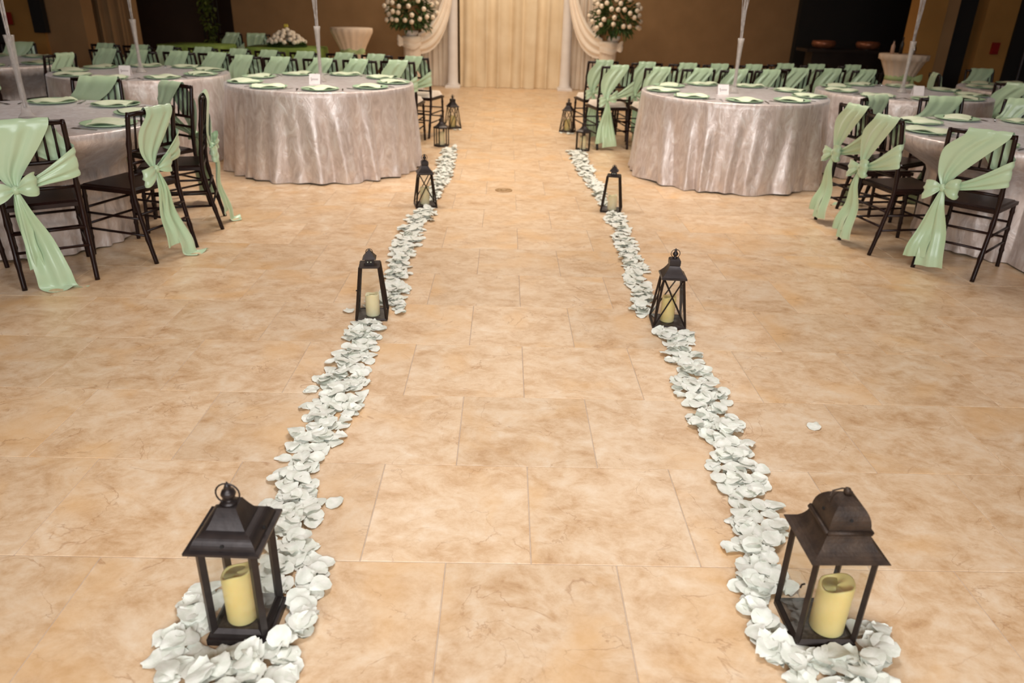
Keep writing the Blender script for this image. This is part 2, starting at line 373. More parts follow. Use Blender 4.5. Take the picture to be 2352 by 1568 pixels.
def make_sash(parent, xa, xb, kx, kz, seed, tails):
    R = random.Random(seed); yk = yb(kz)-.055
    mb = MB()
    st = [((kx-.014, yk, kz-.004), (kx+.012, yk, kz+.004)),
          ((max(kx-.075, -.185), yb(.64)-.035, kz+.10), (kx+.05, yb(.62)-.035, kz+.075)),
          ((max((xa+kx)/2-.08, -.185), yb(.77)-.03, .765), ((xb+kx)/2+.03, yb(.75)-.03, .745)),
          ((xa-.012, yb(.86)-.026, .858), (xb-.012, yb(.86)-.026, .855)),
          ((xa, yb(.9)+.0, CH+.016), (xb, yb(.9), CH+.016)),
          ((xa+.01, yb(.86)+.028, .862), (xb+.01, yb(.86)+.028, .862)),
          ((xa+.09, yb(.76)+.026, .77), (min(xb+.04, .172), yb(.8)+.028, .80)),
          ((.10, yb(.66)+.028, .655), (.190, yb(.74)+.022, .762)),
          ((.205, yb(.62)-.004, .600), (.206, yb(.74)-.004, .745)),
          ((.176, yb(.6)-.032, .578), (.178, yb(.72)-.034, .728)),
          (((kx+.176)/2-.0, yb(.58)-.05, kz+.012), ((kx+.178)/2, yb(.64)-.05, kz+.085)),
          ((kx+.012, yk-.004, kz-.014), (kx+.012, yk-.004, kz+.014))]
    ribbon(mb, st, 70, 18, 2.3, .0062, R.random()*6, .35, lambda t: (1 if t < .27 else .35 if t < .5 else .45 if t < .85 else 1))
    s = part('sash', mb, 'sash', parent, True, label='mint green satin sash draped over the chair back')
    k = MB(); k.lathe([(.001, -.026), (.016, -.018), (.021, 0), (.016, .018), (.001, .026)], 10, 0, (kx, yk-.014, kz))
    part('knot', k, 'sash', s, True)
    for sg in (-1, 1):
        b = MB(); dx = sg*R.uniform(.088, .105); dz = R.uniform(.0, .035)-(.035 if sg < 0 else -.01); w_ = R.uniform(.052, .066)
        c = lambda fx, fy, fz, hw: ((kx+dx*fx, yk-.012+fy, kz+dz*fx+fz-hw), (kx+dx*fx, yk-.012+fy-.006*sg, kz+dz*fx+fz+hw))
        ribbon(b, [c(.05, -.006, 0, .008), c(.45, -.034, .004, w_*.75), c(.9, -.034, .0, w_), c(1.08, -.012, -.004, w_*.9), c(.85, .008, -.006, w_*.8), c(.4, .006, -.004, w_*.5), c(.05, 0, 0, .008)], 24, 8, 2.2, .005, R.random()*6)
        part('bow_loop', b, 'sash', s, True)
    for (x1, w1, zend, yend, lie) in tails:
        b = MB(); z0 = kz-.012
        st = [((kx-.012, yk-.012, z0), (kx+.014, yk-.014, z0)),
              ((kx-.03+.15*x1, yk-.03, kz-.12), (kx+.035+.2*x1, yk-.03, kz-.12)),
              ((kx-.5*w1+.55*x1, -.085, kz*.5), (kx+.5*w1+.55*x1, -.09, kz*.5)),
              ((kx-.62*w1+.9*x1, yend*.8-.02, zend+.09), (kx+.62*w1+.9*x1, yend*.8-.025, zend+.10)),
              ((kx-.65*w1+x1, yend, zend+.012), (kx+.7*w1+x1, yend-.005, zend+.004 if lie else zend+.03))]
        if lie: st.append(((kx-.5*w1+x1+.02, yend-.07, .006), (kx+.75*w1+x1+.05, yend-.055, .007)))
        ribbon(b, st, 34, 12, 1.3, .010, R.random()*6, .4)
        part('tail', b, 'sash', s, True)
    return s
def make_chair(name, cushion, xa, xb, kx, kz, seed, tails):
    t = thing(name, '', 'chair')
    wd = 'wood'
    key = 'm'
    if key not in SEAT_ME:
        D = SEAT_ME[key] = []
        def reg(nm, mb, sm=True): D.append((nm, mb.mesh(nm, 'wood', sm)))
        for sg in (-1, 1):
            p, r = bumped([(sg*.178, -.088, 0), (sg*.180, -.046, .2), (sg*.182, -.014, .42), (sg*.180, yb(.65), .65), (sg*.176, yb(CH), CH)], (.2, .42, .62, .8), .0135, .017)
            r[-1] = .011; reg('back_leg', MB().tube(p, r, 10))
        for sg in (-1, 1):
            p, r = bumped([(sg*.184, .388, 0), (sg*.180, .378, .2), (sg*.176, .370, .42)], (.3, .6, .85), .0125, .016)
            reg('front_leg', MB().tube(p, r, 10))
        sm_ = MB(); sm_.hexa([(-.185, -.015, .415), (.185, -.015, .415), (.194, .39, .415), (-.194, .39, .415)], [(-.185, -.015, .437), (.185, -.015, .437), (.194, .39, .437), (-.194, .39, .437)])
        sm_.hexa([(-.170, .0, .437), (.170, .0, .437), (.180, .378, .437), (-.180, .378, .437)], [(-.160, .01, .446), (.160, .01, .446), (.170, .368, .446), (-.170, .368, .446)])
        reg('seat', sm_, False)
        for z, r in ((CH-.012, .0125), (.665, .0095), (.595, .0085), (.525, .0085)):
            reg('back_rail', MB().tube([(-.178, yb(z), z), (-.06, yb(z), z), (.06, yb(z), z), (.178, yb(z), z)], [r, r*1.15, r*1.15, r], 8))
        for i in range(6):
            x = -.178+.356*(i+1)/7
            zs = [.665, .72, .775, .83, CH-.015]
            reg('spindle', MB().tube([(x, yb(z), z) for z in zs], [.006, .0075, .0062, .0075, .006], 6))
        for z in (.30, .20):
            reg('stretcher', MB().tube([(-.178, -.02-.068*(.42-z)/.42-.0, z), (.178, -.02-.068*(.42-z)/.42, z)], .008, 8))
            reg('stretcher', MB().tube([(-.180, .380, z), (.180, .380, z)], .008, 8))
            for sg in (-1, 1):
                reg('stretcher', MB().tube([(sg*.180, -.02-.068*(.42-z)/.42, z-.03), (sg*.181, .379, z-.03)], .008, 8))
    for nm, me in SEAT_ME[key]: link(nm, me, t)
    if cushion:
        c = MB()
        def cu(u, v):
            x = (u-.5)*.35; y = .015+v*.37; e = max(0, 1-max(abs(u-.5), abs(v-.5))*2)
            return (x, y, .446+.05*min(1, (e*6))**.5)
        c.grid(cu, 14, 14); c.hexa([(-.175, .015, .446), (.175, .015, .446), (.175, .385, .446), (-.175, .385, .446)], [(-.175, .015, .447), (.175, .015, .447), (.175, .385, .447), (-.175, .385, .447)])
        part('seat_cushion', c, 'cushion', t, True, label='white seat cushion')
    make_sash(t, xa, xb, kx, kz, seed, tails)
    return t
TA = [(.01, .055, .10, -.10, False), (.085, .135, .0, -.13, True)]
TB = [(.02, .075, .06, -.11, False), (.11, .085, .0, -.14, True)]
TC = [(-.055, .10, .06, -.12, False), (.045, .125, .02, -.13, False)]
table_chairs = [make_chair('chiavari_chair', False, -.165, .115, -.105, .545, 1, TA),
                make_chair('chiavari_chair', False, -.055, .155, -.055, .55, 2, TB),
                make_chair('chiavari_chair', False, -.075, .16, -.125, .53, 3, TC)]
row_chairs = [make_chair('chiavari_chair', True, -.09, .12, -.10, .54, 4, TC),
              make_chair('chiavari_chair', True, -.10, .10, -.11, .53, 5, TA),
              make_chair('chiavari_chair', True, -.06, .15, -.09, .55, 6, TC)]

# ------------------------------------------------------------------ round tables
TZ = .765
def cloth_mb(R, seed, flare=.06, dents=()):
    q = random.Random(seed)
    ph = [q.random()*2*PI for _ in range(6)]
    def wave(t):        # sharp ridges between broad valleys, unevenly spaced
        g_ = lambda n, p, j: math.cos(n*t+p+j*math.sin(3*t+ph[4])+.6*j*math.sin(5*t+ph[5]))
        c1 = g_(21, ph[0], 1.1); c1 = math.copysign(abs(c1)**.75, c1)
        return .70*c1*(.7+.3*math.sin(4*t+ph[1]))+.30*g_(35, ph[2], 1.2)+.16*math.sin(9*t+ph[3])
    nz, nt = 18, 480; vs = []; fs = []
    mb = MB()
    rings = [(R*.4, TZ), (R*.75, TZ), (R-.02, TZ), (R-.006, TZ-.002), (R, TZ-.008)]
    for r, z in rings:
        for k in range(nt): t = 2*PI*k/nt; vs.append((r*math.cos(t), r*math.sin(t), z))
    for i in range(1, nz+1):
        f = i/nz; z = TZ-.008-(TZ-.012)*f
        for k in range(nt):
            t = 2*PI*k/nt; wv = wave(t+.10*math.sin(3*t+seed)*f)
            r = R+flare*f+(.006+.046*f**.85)*wv*min(1, f*2.5)
            dn = 0
            for dt, dr in dents:        # where a chair is pushed in under the table
                e = abs((t-dt+PI) % (2*PI)-PI)/math.radians(23)
                if e < 1.5: dn = max(dn, min(1, (1.5-e)/.5))
            if dn > 0:
                dz = min(1, max(0, (.73-z)/.26)); dz = dz*dz*(3-2*dz)
                r = r*(1-dn*dz)+(min(.555, R-.3)+.012*wv)*dn*dz
            if f > .93: r += .010*math.sin(31*t+seed)
            zz = z + (.006*(1+math.sin(9*t+seed)) if i == nz else 0)
            vs.append((r*math.cos(t), r*math.sin(t), zz))
    c = len(vs); vs.append((0, 0, TZ))
    nr = 5+nz
    for k in range(nt): fs.append((c, k, (k+1) % nt))
    for i in range(nr-1):
        for k in range(nt): fs.append((i*nt+k, (i+1)*nt+k, (i+1)*nt+(k+1) % nt, i*nt+(k+1) % nt))
    mb.add(vs, fs); return mb
CLOTH = {}
def round_table(x, y, R, seed, label, rz=0, dents=()):
    t = thing('round_table', label, 'table', (x, y, 0), rz, 'round banquet tables in silver velvet')
    part('tabletop', MB().lathe([(.001, TZ-.035), (R-.03, TZ-.035), (R-.03, TZ-.008), (.001, TZ-.008)], 40), 'wood', t)
    for k in range(4):
        a = PI/4+k*PI/2; part('leg', MB().tube([(.5*math.cos(a), .5*math.sin(a), 0), (.45*math.cos(a), .45*math.sin(a), TZ-.035)], .02, 8), 'iron', t)
    k_ = (R, seed)
    if k_ not in CLOTH: CLOTH[k_] = cloth_mb(R, seed, .045, dents).mesh('tablecloth', 'velvet', True)
    o = link('tablecloth', CLOTH[k_], t); o['label'] = 'floor length crushed silver velvet tablecloth'
    return t
TABLES = {
 'front left': (-3.05, 4.85, .88, 1), 'aisle left': (-1.73, 7.38, .86, 2), 'middle left': (-3.58, 7.78, .82, 3), 'far left': (-5.52, 8.52, .82, 4),
 'front right': (3.60, 5.22, .88, 5), 'aisle right': (2.16, 7.38, .86, 6), 'middle right': (3.99, 7.84, .82, 7), 'far right': (5.85, 8.50, .82, 8)}
TDESC = {'front left': 'round silver velvet table nearest the camera at left', 'aisle left': 'round silver velvet table left of the aisle with its whole drape showing',
 'middle left': 'round silver velvet table behind the left aisle table, taupe top', 'far left': 'shadowed round velvet table at the far left edge',
 'front right': 'round silver velvet table nearest the camera at right', 'aisle right': 'round silver velvet table right of the aisle with its whole drape showing',
 'middle right': 'round silver velvet table partly hidden behind the right aisle table', 'far right': 'shadowed round velvet table at the far right edge'}
# chairs round the tables: angle of the chair seen from the table centre, variant, radius
SEATS = {
 'front left': [(-95, 2, 1.02), (-57, 0, 1.0), (-19, 1, .98), (22, 1, 1.03, -.1), (58, 2, 1.08), (94, 0, 1.12)],
 'front right': [(-50, 0, 1.0), (-137, 2, 1.0), (-170, 2, 1.06), (160, 2, 1.07, .55), (124, 0, 1.10), (94, 0, .98), (58, 1, 1.1)],
 'far left': [(-66, 0, 1.02), (-23, 1, 1.02), (105, 0, 1.0)],
 'far right': [(-136, 2, 1.06), (168, 1, 1.04), (95, 0, 1.0)]}
for k, (x, y, R, s) in TABLES.items(): round_table(x, y, R, s, TDESC[k], 0, [(math.radians(q_[0]), q_[2]) for q_ in SEATS.get(k, [])])

for k, L in SEATS.items():
    cx_, cy_, R, s = TABLES[k]
    for i, (adeg, v, rr, *tw) in enumerate(sorted(L, key=lambda q: (-90-q[0]) % 360)):
        a = math.radians(adeg); x = cx_+rr*math.cos(a); y = cy_+rr*math.sin(a)
        rz = a+PI/2+(tw[0] if tw else 0)
        place(table_chairs[v], (x, y, 0), rz, 'dark chiavari chair with mint sash, %s clockwise from the camera side at %s table' % (ORD[i], k), 'chairs around the round tables')
# ceremony rows facing the backdrop
def row(side, which, xs, ys, rz):
    for i, x in enumerate(xs):
        y = ys[i] if isinstance(ys, list) else ys
        place(row_chairs[i % 3], (x, y, 0), rz[i] if isinstance(rz, list) else rz,
              '%s chair from the aisle in the %s row at %s, white cushion and mint sash' % (ORD[i], which, side), 'chairs in rows facing the backdrop')
row('left', 'nearer', [-1.14, -1.54, -1.96, -2.38, -2.78, -3.20, -3.60, -4.02, -4.44], [8.47]*4+[8.58, 8.84, 8.88, 8.88, 8.94], -.10)
row('left', 'farther', [-1.03, -1.48, -1.90, -2.33, -2.75, -3.18, -3.60, -4.05, -4.42, -4.85], [9.08, 9.25, 9.32, 9.35, 9.4, 9.5, 9.6, 9.65, 9.7, 9.8], [-.28]+[-.12]*9)
row('right', 'nearer', [1.20, 1.66, 2.06, 2.47, 2.86, 3.24, 3.66, 4.08], [8.62, 8.52, 8.52, 8.52, 8.58, 8.90, 8.96, 8.97], [.22]+[.12]*7)
row('right', 'farther', [1.12, 1.62, 2.05, 2.45, 2.88, 3.30, 3.72, 4.2], [9.30, 9.2, 9.2, 9.22, 9.28, 9.55, 9.6, 9.65], [.2]+[.12]*7)

# ------------------------------------------------------------------ table settings
plate_p = thing('charger_plate', '', 'plate')
part('plate', MB().lathe([(.001, .004), (.09, .002), (.105, .004), (.150, .016), (.158, .018), (.160, .0155), (.150, .011), (.108, .0), (.001, 0)][::-1], 40), 'charger', plate_p, True)
part('well', MB().lathe([(.092, .0045), (.088, .0075), (.001, .007)], 32), 'charger', plate_p, True)
napk = MB()
def nf(u, v):
    x = (u-.5)*.19; y = (v-.5)*.27
    return (x+.012*math.sin(v*7), y, .019+.010*math.sin(u*PI)+.006*math.sin(v*9+u*3)+(.0 if abs(v-.5) < .44 else -.004))
napk.grid(nf, 12, 20); napk.grid(lambda u, v: (lambda q: (q[0], q[1], q[2]-.006))(nf(u, 1-v)), 12, 20)
nap_me = napk.mesh('folded_napkin', 'napkin', True)
def fork_mesh():
    m = MB(); m.box(-.004, .004, -.09, .02, .002, .005); m.hexa([(-.004, .02, .002), (.004, .02, .002), (.011, .05, .002), (-.011, .05, .002)], [(-.004, .02, .005), (.004, .02, .005), (.011, .05, .005), (-.011, .05, .005)])
    for i in range(4): x = -.0095+i*.0063; m.box(x-.0015, x+.0015, .05, .09, .002, .0045)
    return m.mesh('fork', 'cutlery')
def knife_mesh():
    m = MB(); m.box(-.005, .005, -.1, .0, .002, .006); m.hexa([(-.005, 0, .002), (.006, 0, .002), (.008, .08, .002), (-.002, .1, .002)], [(-.004, 0, .004), (.006, 0, .004), (.008, .08, .003), (-.002, .1, .003)])
    return m.mesh('knife', 'cutlery')
fork_me, knife_me = fork_mesh(), knife_mesh()
NPL = {'front left': (9, -57, -130, 150), 'aisle left': (9, -78, -181, 181), 'middle left': (9, -90, -181, 181), 'far left': (8, -60, -120, 120),
       'front right': (9, -140, -181, 181), 'aisle right': (9, -98, -181, 181), 'middle right': (9, -95, -181, 181), 'far right': (8, -140, -181, 181)}
for k, (n, a0, lo, hi) in NPL.items():
    cx_, cy_, R, s = TABLES[k]; q = random.Random(s)
    for i in range(n):
        a = math.radians(a0-i*360/n); r = R-.185
        x = cx_+r*math.cos(a); y = cy_+r*math.sin(a); z = TZ+.0008
        if abs(x-.05) > .68*y+.25: continue
        w_ = '%s clockwise from camera side, %s table' % (ORD[i], k)
        place(plate_p, (x, y, z), a, 'mint green charger plate, ' + w_, 'charger plates on the round tables')
        o = link('folded_napkin', nap_me, None, (x, y, z+.0005), (0, 0, a+q.uniform(-.3, .3)+.5)); tag(o, 'napkin on plate ' + w_, 'napkin', 'napkins on the charger plates')
        for sg, me_, nm in ((-1, fork_me, 'fork'), (1, knife_me, 'knife')):
            tx, ty = -math.sin(a), math.cos(a)
            o = link(nm, me_, None, (x+sg*.19*tx, y+sg*.19*ty, z), (0, 0, a+PI/2)); tag(o, 'silver %s beside plate %s' % (nm, w_), nm, 'cutlery on the round tables')
# tall trumpet vases with silver twigs
vp = thing('vase_centrepiece', '', 'vase')
part('vase', MB().lathe([(.052, .0), (.050, .006), (.030, .03), (.019, .09), (.017, .2), (.020, .32), (.026, .44), (.031, .48), (.028, .48), (.023, .44), (.016, .3), (.013, .2), (.012, .06), (.001, .05)], 24), 'vase', vp, True)
for i in range(11):
    q = random.Random(50+i); a = q.random()*2*PI; pts = []; rr = []
    sp_ = q.uniform(.02, .17)
    for j in range(13):
        t = j/12; z = .06+t*q.uniform(1.25, 1.3); rad = .006+sp_*max(0, t-.28)**1.6
        pts.append((rad*math.cos(a)+.012*math.sin(9*t+i)*t, rad*math.sin(a)+.012*math.cos(7*t+i)*t, z)); rr.append(.0042*(1-.55*t))
    part('twig', MB().tube(pts, rr, 5), 'silver', vp, True)
for k, (x, y, R, s) in TABLES.items():
    place(vp, (x+(.06 if 'front' in k else 0), y, TZ), s*1.3, 'tall slender glass vase of silver twigs on the %s table' % k, 'tall vases of silver twigs')
# tent cards
def card(x, y, rz, label, ink=True):
    t = thing('table_card', label, 'card', (x, y, TZ), rz, 'tent cards on the tables')
    part('front_flap', MB().hexa([(-.05, -.035, .0), (.05, -.035, .0), (.05, -.034, 0), (-.05, -.034, 0)], [(-.05, -.003, .085), (.05, -.003, .085), (.05, -.002, .085), (-.05, -.002, .085)]), 'card', t)
    part('back_flap', MB().hexa([(-.05, .034, .0), (.05, .034, .0), (.05, .035, 0), (-.05, .035, 0)], [(-.05, .002, .085), (.05, .002, .085), (.05, .003, .085), (-.05, .003, .085)]), 'card', t)
    if ink:
        pts = [(-.034+.068*i/40, -.0365+.0055+.0315*(.036+.010*math.sin(i*1.15)*(1.6 if i < 6 else .7))/.085-.0062, .040+.010*math.sin(i*1.15)*(1.7 if i < 6 else .7)) for i in range(41)]
        pts = [(p[0], -.0355+p[2]*.032/.085, p[2]) for p in pts]
        part('handwriting', MB().tube(pts, .0012, 4), 'ink', t)
card(-1.74, 7.20, .0, 'white tent card before the vase on the aisle left table')
card(-3.60, 7.50, .12, 'white tent card with grey handwriting on the middle left table')
card(2.02, 7.25, -.05, 'white tent card before the vase on the aisle right table')
card(4.05, 7.65, -.1, 'white tent card before the vase on the middle right table', False)

# ------------------------------------------------------------------ lanterns
def bar(p, q, r): return MB().tube([p, q], r*1.41, 4)
def pane(a, b, c, d): return MB().add([a, b, c, d], [(0, 1, 2, 3)])
def candle(x, y, z, r, h, label, m='wax', slant=0.012):
    t = thing('pillar_candle', label, 'candle', (x, y, z), 0, 'pillar candles in the lanterns')
    b = MB(); n = 28; R_ = [(r*.96, 0), (r, .004), (r, h*.5), (r, h-.004), (r*.97, h), (r*.88, h), (r*.80, h-.010), (.001, h-.016)]
    vs = []
    for i, (rad, zz) in enumerate(R_):
        for k in range(n):
            a = 2*PI*k/n; vs.append((rad*math.cos(a), rad*math.sin(a), zz+(slant*math.sin(a+2.0)+.004*math.sin(3*a))*(1 if i >= 3 else 0)))
    fs = [tuple(range(n-1, -1, -1))]
    for i in range(len(R_)-1):
        for k in range(n): fs.append((i*n+k, i*n+(k+1) % n, (i+1)*n+(k+1) % n, (i+1)*n+k))
    b.add(vs, fs); part('wax_body', b, m, t, True)
    part('cupped_top', MB().lathe([(r*.80, h-.012), (r*.6, h-.017), (.001, h-.018)], 20), m, t, True)
def cage(t, hb, ht, z0, z1, r, m, glass=True, n=4, rot=PI/4):
    k2 = 1/math.cos(PI/n)
    B = [(hb*k2*math.cos(rot+2*PI*k/n), hb*k2*math.sin(rot+2*PI*k/n), z0) for k in range(n)]
    Tt = [(ht*k2*math.cos(rot+2*PI*k/n), ht*k2*math.sin(rot+2*PI*k/n), z1) for k in range(n)]
    for a, b in zip(B, Tt): part('post', bar(a, b, r), m, t)
    for k in range(n):
        part('lower_rail', bar(B[k], B[(k+1) % n], r*.8), m, t); part('upper_rail', bar(Tt[k], Tt[(k+1) % n], r*.8), m, t)
        if glass: part('pane', pane(B[k], B[(k+1) % n], Tt[(k+1) % n], Tt[k]), 'pane', t)
    return B, Tt
def arc(p0, p1, c, n=7):   # quadratic profile
    return [tuple((1-t)**2*p0[i]+2*t*(1-t)*c[i]+t*t*p1[i] for i in (0, 1)) for t in [j/n for j in range(n+1)]]
# front left: stepped roof with bulb finial
t = thing('candle_lantern', 'black square lantern with stepped roof and bulb finial in left foreground', 'lantern', (-.650, 1.490, 0), -.03, 'candle lanterns along the aisle')
part('base', MB().sq([(.080, 0), (.080, .020), (.074, .022), (.072, .036)]), 'iron', t)
cage(t, .064, .064, .036, .302, .0085, 'iron')
part('roof', MB().sq([(.070, .296), (.092, .300), (.092, .307), (.080, .308)] + arc((.080, .308), (.057, .340), (.074, .331)) + [(.047, .341)] + arc((.047, .343), (.023, .392), (.033, .366)) + [(.020, .393), (.001, .394)]), 'iron', t)
for dx, dy in ((0, -1), (1, 0), (-1, 0)):
    part('vent_hole', MB().tube([(dx*.070, dy*.070, .318), (dx*.0795, dy*.0795, .3215)], .0045, 8), 'black', t)
f_ = part('finial', MB().lathe([(.001, .391), (.020, .392), (.021, .396), (.012, .400), (.008, .404), (.015, .410), (.0185, .419), (.015, .428), (.007, .433), (.009, .437), (.006, .444), (.001, .453)], 20), 'iron', t, True)
part('ring', MB().torus((0, -.004, .421), .029, .0022, 'y'), 'iron', t, True)
part('lantern_floor', MB().sq([(.064, .0362), (.064, .038), (.001, .038)]), 'glitter', t)
candle(-.656, 1.478, .039, .040, .150, 'yellow ivory candle inside the stepped roof lantern in left foreground')
# front right: pagoda roof
t = thing('candle_lantern', 'bronze lantern with flared pagoda roof and dome in right foreground', 'lantern', (.868, 1.515, 0), .02, 'candle lanterns along the aisle')
part('base', MB().sq([(.080, 0), (.080, .012), (.076, .018)]), 'dkiron', t)
cage(t, .074, .074, .018, .292, .0064, 'dkiron')
part('roof', MB().sq([(.080, .290), (.098, .292), (.098, .294)] + arc((.098, .294), (.055, .350), (.064, .312)) + [(.053, .360)] + arc((.053, .360), (.010, .432), (.053, .412)) + [(.001, .434)]), 'rust', t)
k2 = .0555
for a_, b_ in (((-k2, -k2), (k2, -k2)), ((k2, -k2), (k2, k2)), ((k2, k2), (-k2, k2)), ((-k2, k2), (-k2, -k2))):
    part('collar', MB().tube([(a_[0], a_[1], .355), (b_[0], b_[1], .355)], .0062, 10), 'rust', t, True)
for dx, dy in ((0, -1), (-1, 0), (1, 0)):
    part('vent_hole', MB().tube([(dx*.046, dy*.046, .388), (dx*.0512, dy*.0512, .390)], .0042, 8), 'black', t)
part('ball_finial', MB().lathe([(.001, .431), (.007, .433), (.0095, .441), (.007, .449), (.001, .452)], 14), 'rust', t, True)
part('ring', MB().tube([(.014, 0, .437), (.010, .012, .440), (-.006, .016, .438), (-.030, .012, .434), (-.042, 0, .426)], .002, 6), 'rust', t, True)
part('hook', MB().tube([(-.078, -.05, .19), (-.088, -.055, .192), (-.090, -.055, .182)], .0025, 6), 'dkiron', t)
part('lantern_floor', MB().sq([(.073, .0182), (.073, .0195), (.001, .0195)]), 'glitter', t)
candle(.890, 1.490, .0205, .044, .150, 'broad ivory candle with hollow top in the pagoda roof lantern', 'wax', .010)
# tapered lantern with pyramid cap
def obelisk(x, y, rz, label, clabel):
    t = thing('candle_lantern', label, 'lantern', (x, y, 0), rz, 'candle lanterns along the aisle')
    part('base', MB().sq([(.080, 0), (.080, .008), (.001, .008)]), 'glitter', t)
    cage(t, .076, .047, .008, .280, .0052, 'dkiron')
    part('top_plate', MB().sq([(.051, .277), (.051, .285), (.001, .285)]), 'dkiron', t)
    ch = part('chimney', MB().sq([(.022, .285), (.022, .316), (.001, .316)]), 'iron', t)
    for dx in (-.008, .008): part('vent_hole', MB().tube([(dx, -.021, .300), (dx, -.0228, .300)], .003, 8), 'napkin', ch)
    part('pyramid_cap', MB().sq([(.034, .315), (.034, .317), (.001, .362)]), 'iron', t)
    part('ring', MB().torus((0, .004, .345), .017, .0018, 'y'), 'iron', t, True)
    part('latch', MB().tube([(-.062, -.05, .16), (-.072, -.054, .16)], .004, 6), 'dkiron', t)
    candle(x+.004, y-.006, .009, .036, .115, clabel, 'wax2', .004)
obelisk(-.668, 3.60, .10, 'tapered black lantern with pyramid cap, second on the left side', 'pale candle in the pyramid capped lantern on the left')
obelisk(.868, 5.86, -.22, 'tapered black lantern with pyramid cap, third on the right side', 'pale candle in the pyramid capped lantern on the right')
# tapered lantern with crossed bars
def crossed(x, y, rz, label, clabel, wax):
    t = thing('candle_lantern', label, 'lantern', (x, y, 0), rz, 'candle lanterns along the aisle')
    part('base', MB().sq([(.086, 0), (.086, .010), (.080, .016), (.001, .016)]), 'dkiron', t)
    B, Tt = cage(t, .080, .050, .014, .262, .0042, 'dkiron')
    for k in range(4):
        a, b, c, d = B[k], B[(k+1) % 4], Tt[(k+1) % 4], Tt[k]
        part('cross_bar', bar(a, c, .0028), 'dkiron', t); part('cross_bar', bar(b, d, .0028), 'dkiron', t)
    part('roof', MB().sq([(.056, .256), (.064, .260), (.064, .268)] + arc((.060, .270), (.026, .322), (.036, .296)) + [(.024, .324)]), 'iron', t)
    part('chimney', MB().sq([(.024, .320), (.0275, .326), (.028, .338), (.0275, .350), (.022, .357), (.001, .359)]), 'iron', t)
    part('finial', MB().lathe([(.001, .356), (.013, .357), (.012, .362), (.006, .366), (.013, .375), (.014, .382), (.008, .390), (.006, .394), (.007, .400), (.001, .409)], 16), 'iron', t, True)
    part('ring', MB().torus((0, -.003, .382), .022, .0018, 'y'), 'iron', t, True)
    candle(x-.004, y-.002, .017, .036, .135, clabel, wax, .004)
crossed(.874, 3.585, -.06, 'black lantern with crossed side bars and bulb finial, second on the right', 'yellow candle behind the crossed bars of the second right lantern', 'wax')
crossed(-.618, 5.87, .22, 'black lantern with crossed side bars, third on the left beside the velvet table', 'pale candle in the third left lantern with crossed bars', 'wax2')
crossed(-.66, 9.78, .5, 'black lantern with crossed side bars, farthest on the left', 'pale candle in the farthest left lantern', 'wax')
crossed(.80, 9.72, -.4, 'black lantern with crossed side bars, farthest on the right', 'pale candle in the farthest right lantern', 'wax')
def hexlantern(x, y, label, clabel):
    t = thing('candle_lantern', label, 'lantern', (x, y, 0), .3, 'candle lanterns along the aisle')
    part('base', MB().lathe([(.088, 0), (.088, .012), (.001, .014)], 6), 'dkiron', t)
    cage(t, .070, .070, .012, .200, .0045, 'dkiron', True, 6, 0)
    part('roof', MB().lathe([(.088, .196), (.092, .200), (.090, .212)] + arc((.090, .212), (.026, .262), (.050, .225)) + [(.024, .264)], 6), 'iron', t)
    part('chimney', MB().lathe([(.024, .262), (.026, .292), (.018, .300), (.001, .304)], 6), 'iron', t)
    part('finial', MB().lathe([(.001, .300), (.010, .303), (.006, .312), (.013, .322), (.006, .332), (.001, .345)], 14), 'iron', t, True)
    part('ring', MB().torus((0, -.003, .326), .020, .0018, 'y'), 'iron', t, True)
    candle(x, y, .015, .036, .14, clabel, 'wax2', .004)
hexlantern(-.70, 8.50, 'small six sided black lantern, fourth on the left near the chair legs', 'pale candle in the six sided lantern on the left')
hexlantern(.878, 8.46, 'small six sided black lantern, fourth on the right before the chair', 'pale candle in the six sided lantern on the right')
LANT = [(-.650, 1.490, .085), (.868, 1.515, .085), (-.668, 3.60, .085), (.868, 5.86, .085), (.874, 3.585, .09), (-.618, 5.87, .09), (-.66, 9.78, .09), (.80, 9.72, .09), (-.70, 8.50, .09), (.878, 8.46, .09)]

# ------------------------------------------------------------------ petals
def petal_mb(seed):
    q = random.Random(seed); L = q.uniform(.058, .068); W = q.uniform(.052, .064); cup = q.uniform(.06, .24)*q.choice((1, 1, -1)); roll = q.uniform(-.15, .3)
    p1, p2 = q.random()*6, q.random()*6
    def fn(u, v):
        # u along petal, v across; pinched at the base, notched at the tip
        a = u; wdt = W*(math.sin(PI*min(.93, .10+.80*a**.75)))**.8
        s = (v-.5)*2
        y = (a-.5)*L - .006*s*s*(a > .7)+.003*math.sin(s*5+p1)*a
        x = s*wdt/2
        z = cup*(x*x/(W*.5))*1.1 + roll*max(0, a-.55)**2*.16 + .0030*math.sin(5*a+p1)+.0034*math.sin(s*3.4+p2)*a
        return (x, y, z)
    m = MB(); m.grid(fn, 5, 5)
    lo = min(p[2] for p in m.v); m.v = [(p[0], p[1], p[2]-lo) for p in m.v]
    return m
PET = [petal_mb(100+i) for i in range(9)]
PET_ME = [m.mesh('rose_petal', 'petal', True) for m in PET]
LT = [(1.12, -.74, -.50), (1.3, -.729, -.478), (1.39, -.80, -.479), (1.54, -.80, -.492), (1.71, -.72, -.516), (1.91, -.728, -.558), (2.02, -.786, -.569), (2.27, -.789, -.602), (2.42, -.789, -.552), (2.77, -.812, -.552), (2.97, -.788, -.577), (3.2, -.757, -.574), (3.45, -.766, -.581), (3.63, -.753, -.504), (3.82, -.716, -.522), (4.09, -.706, -.523), (4.48, -.732, -.569), (4.95, -.741, -.534), (5.51, -.736, -.508), (5.91, -.594, -.508), (6.51, -.652, -.5), (7.04, -.682, -.466), (8.35, -.68, -.504)]
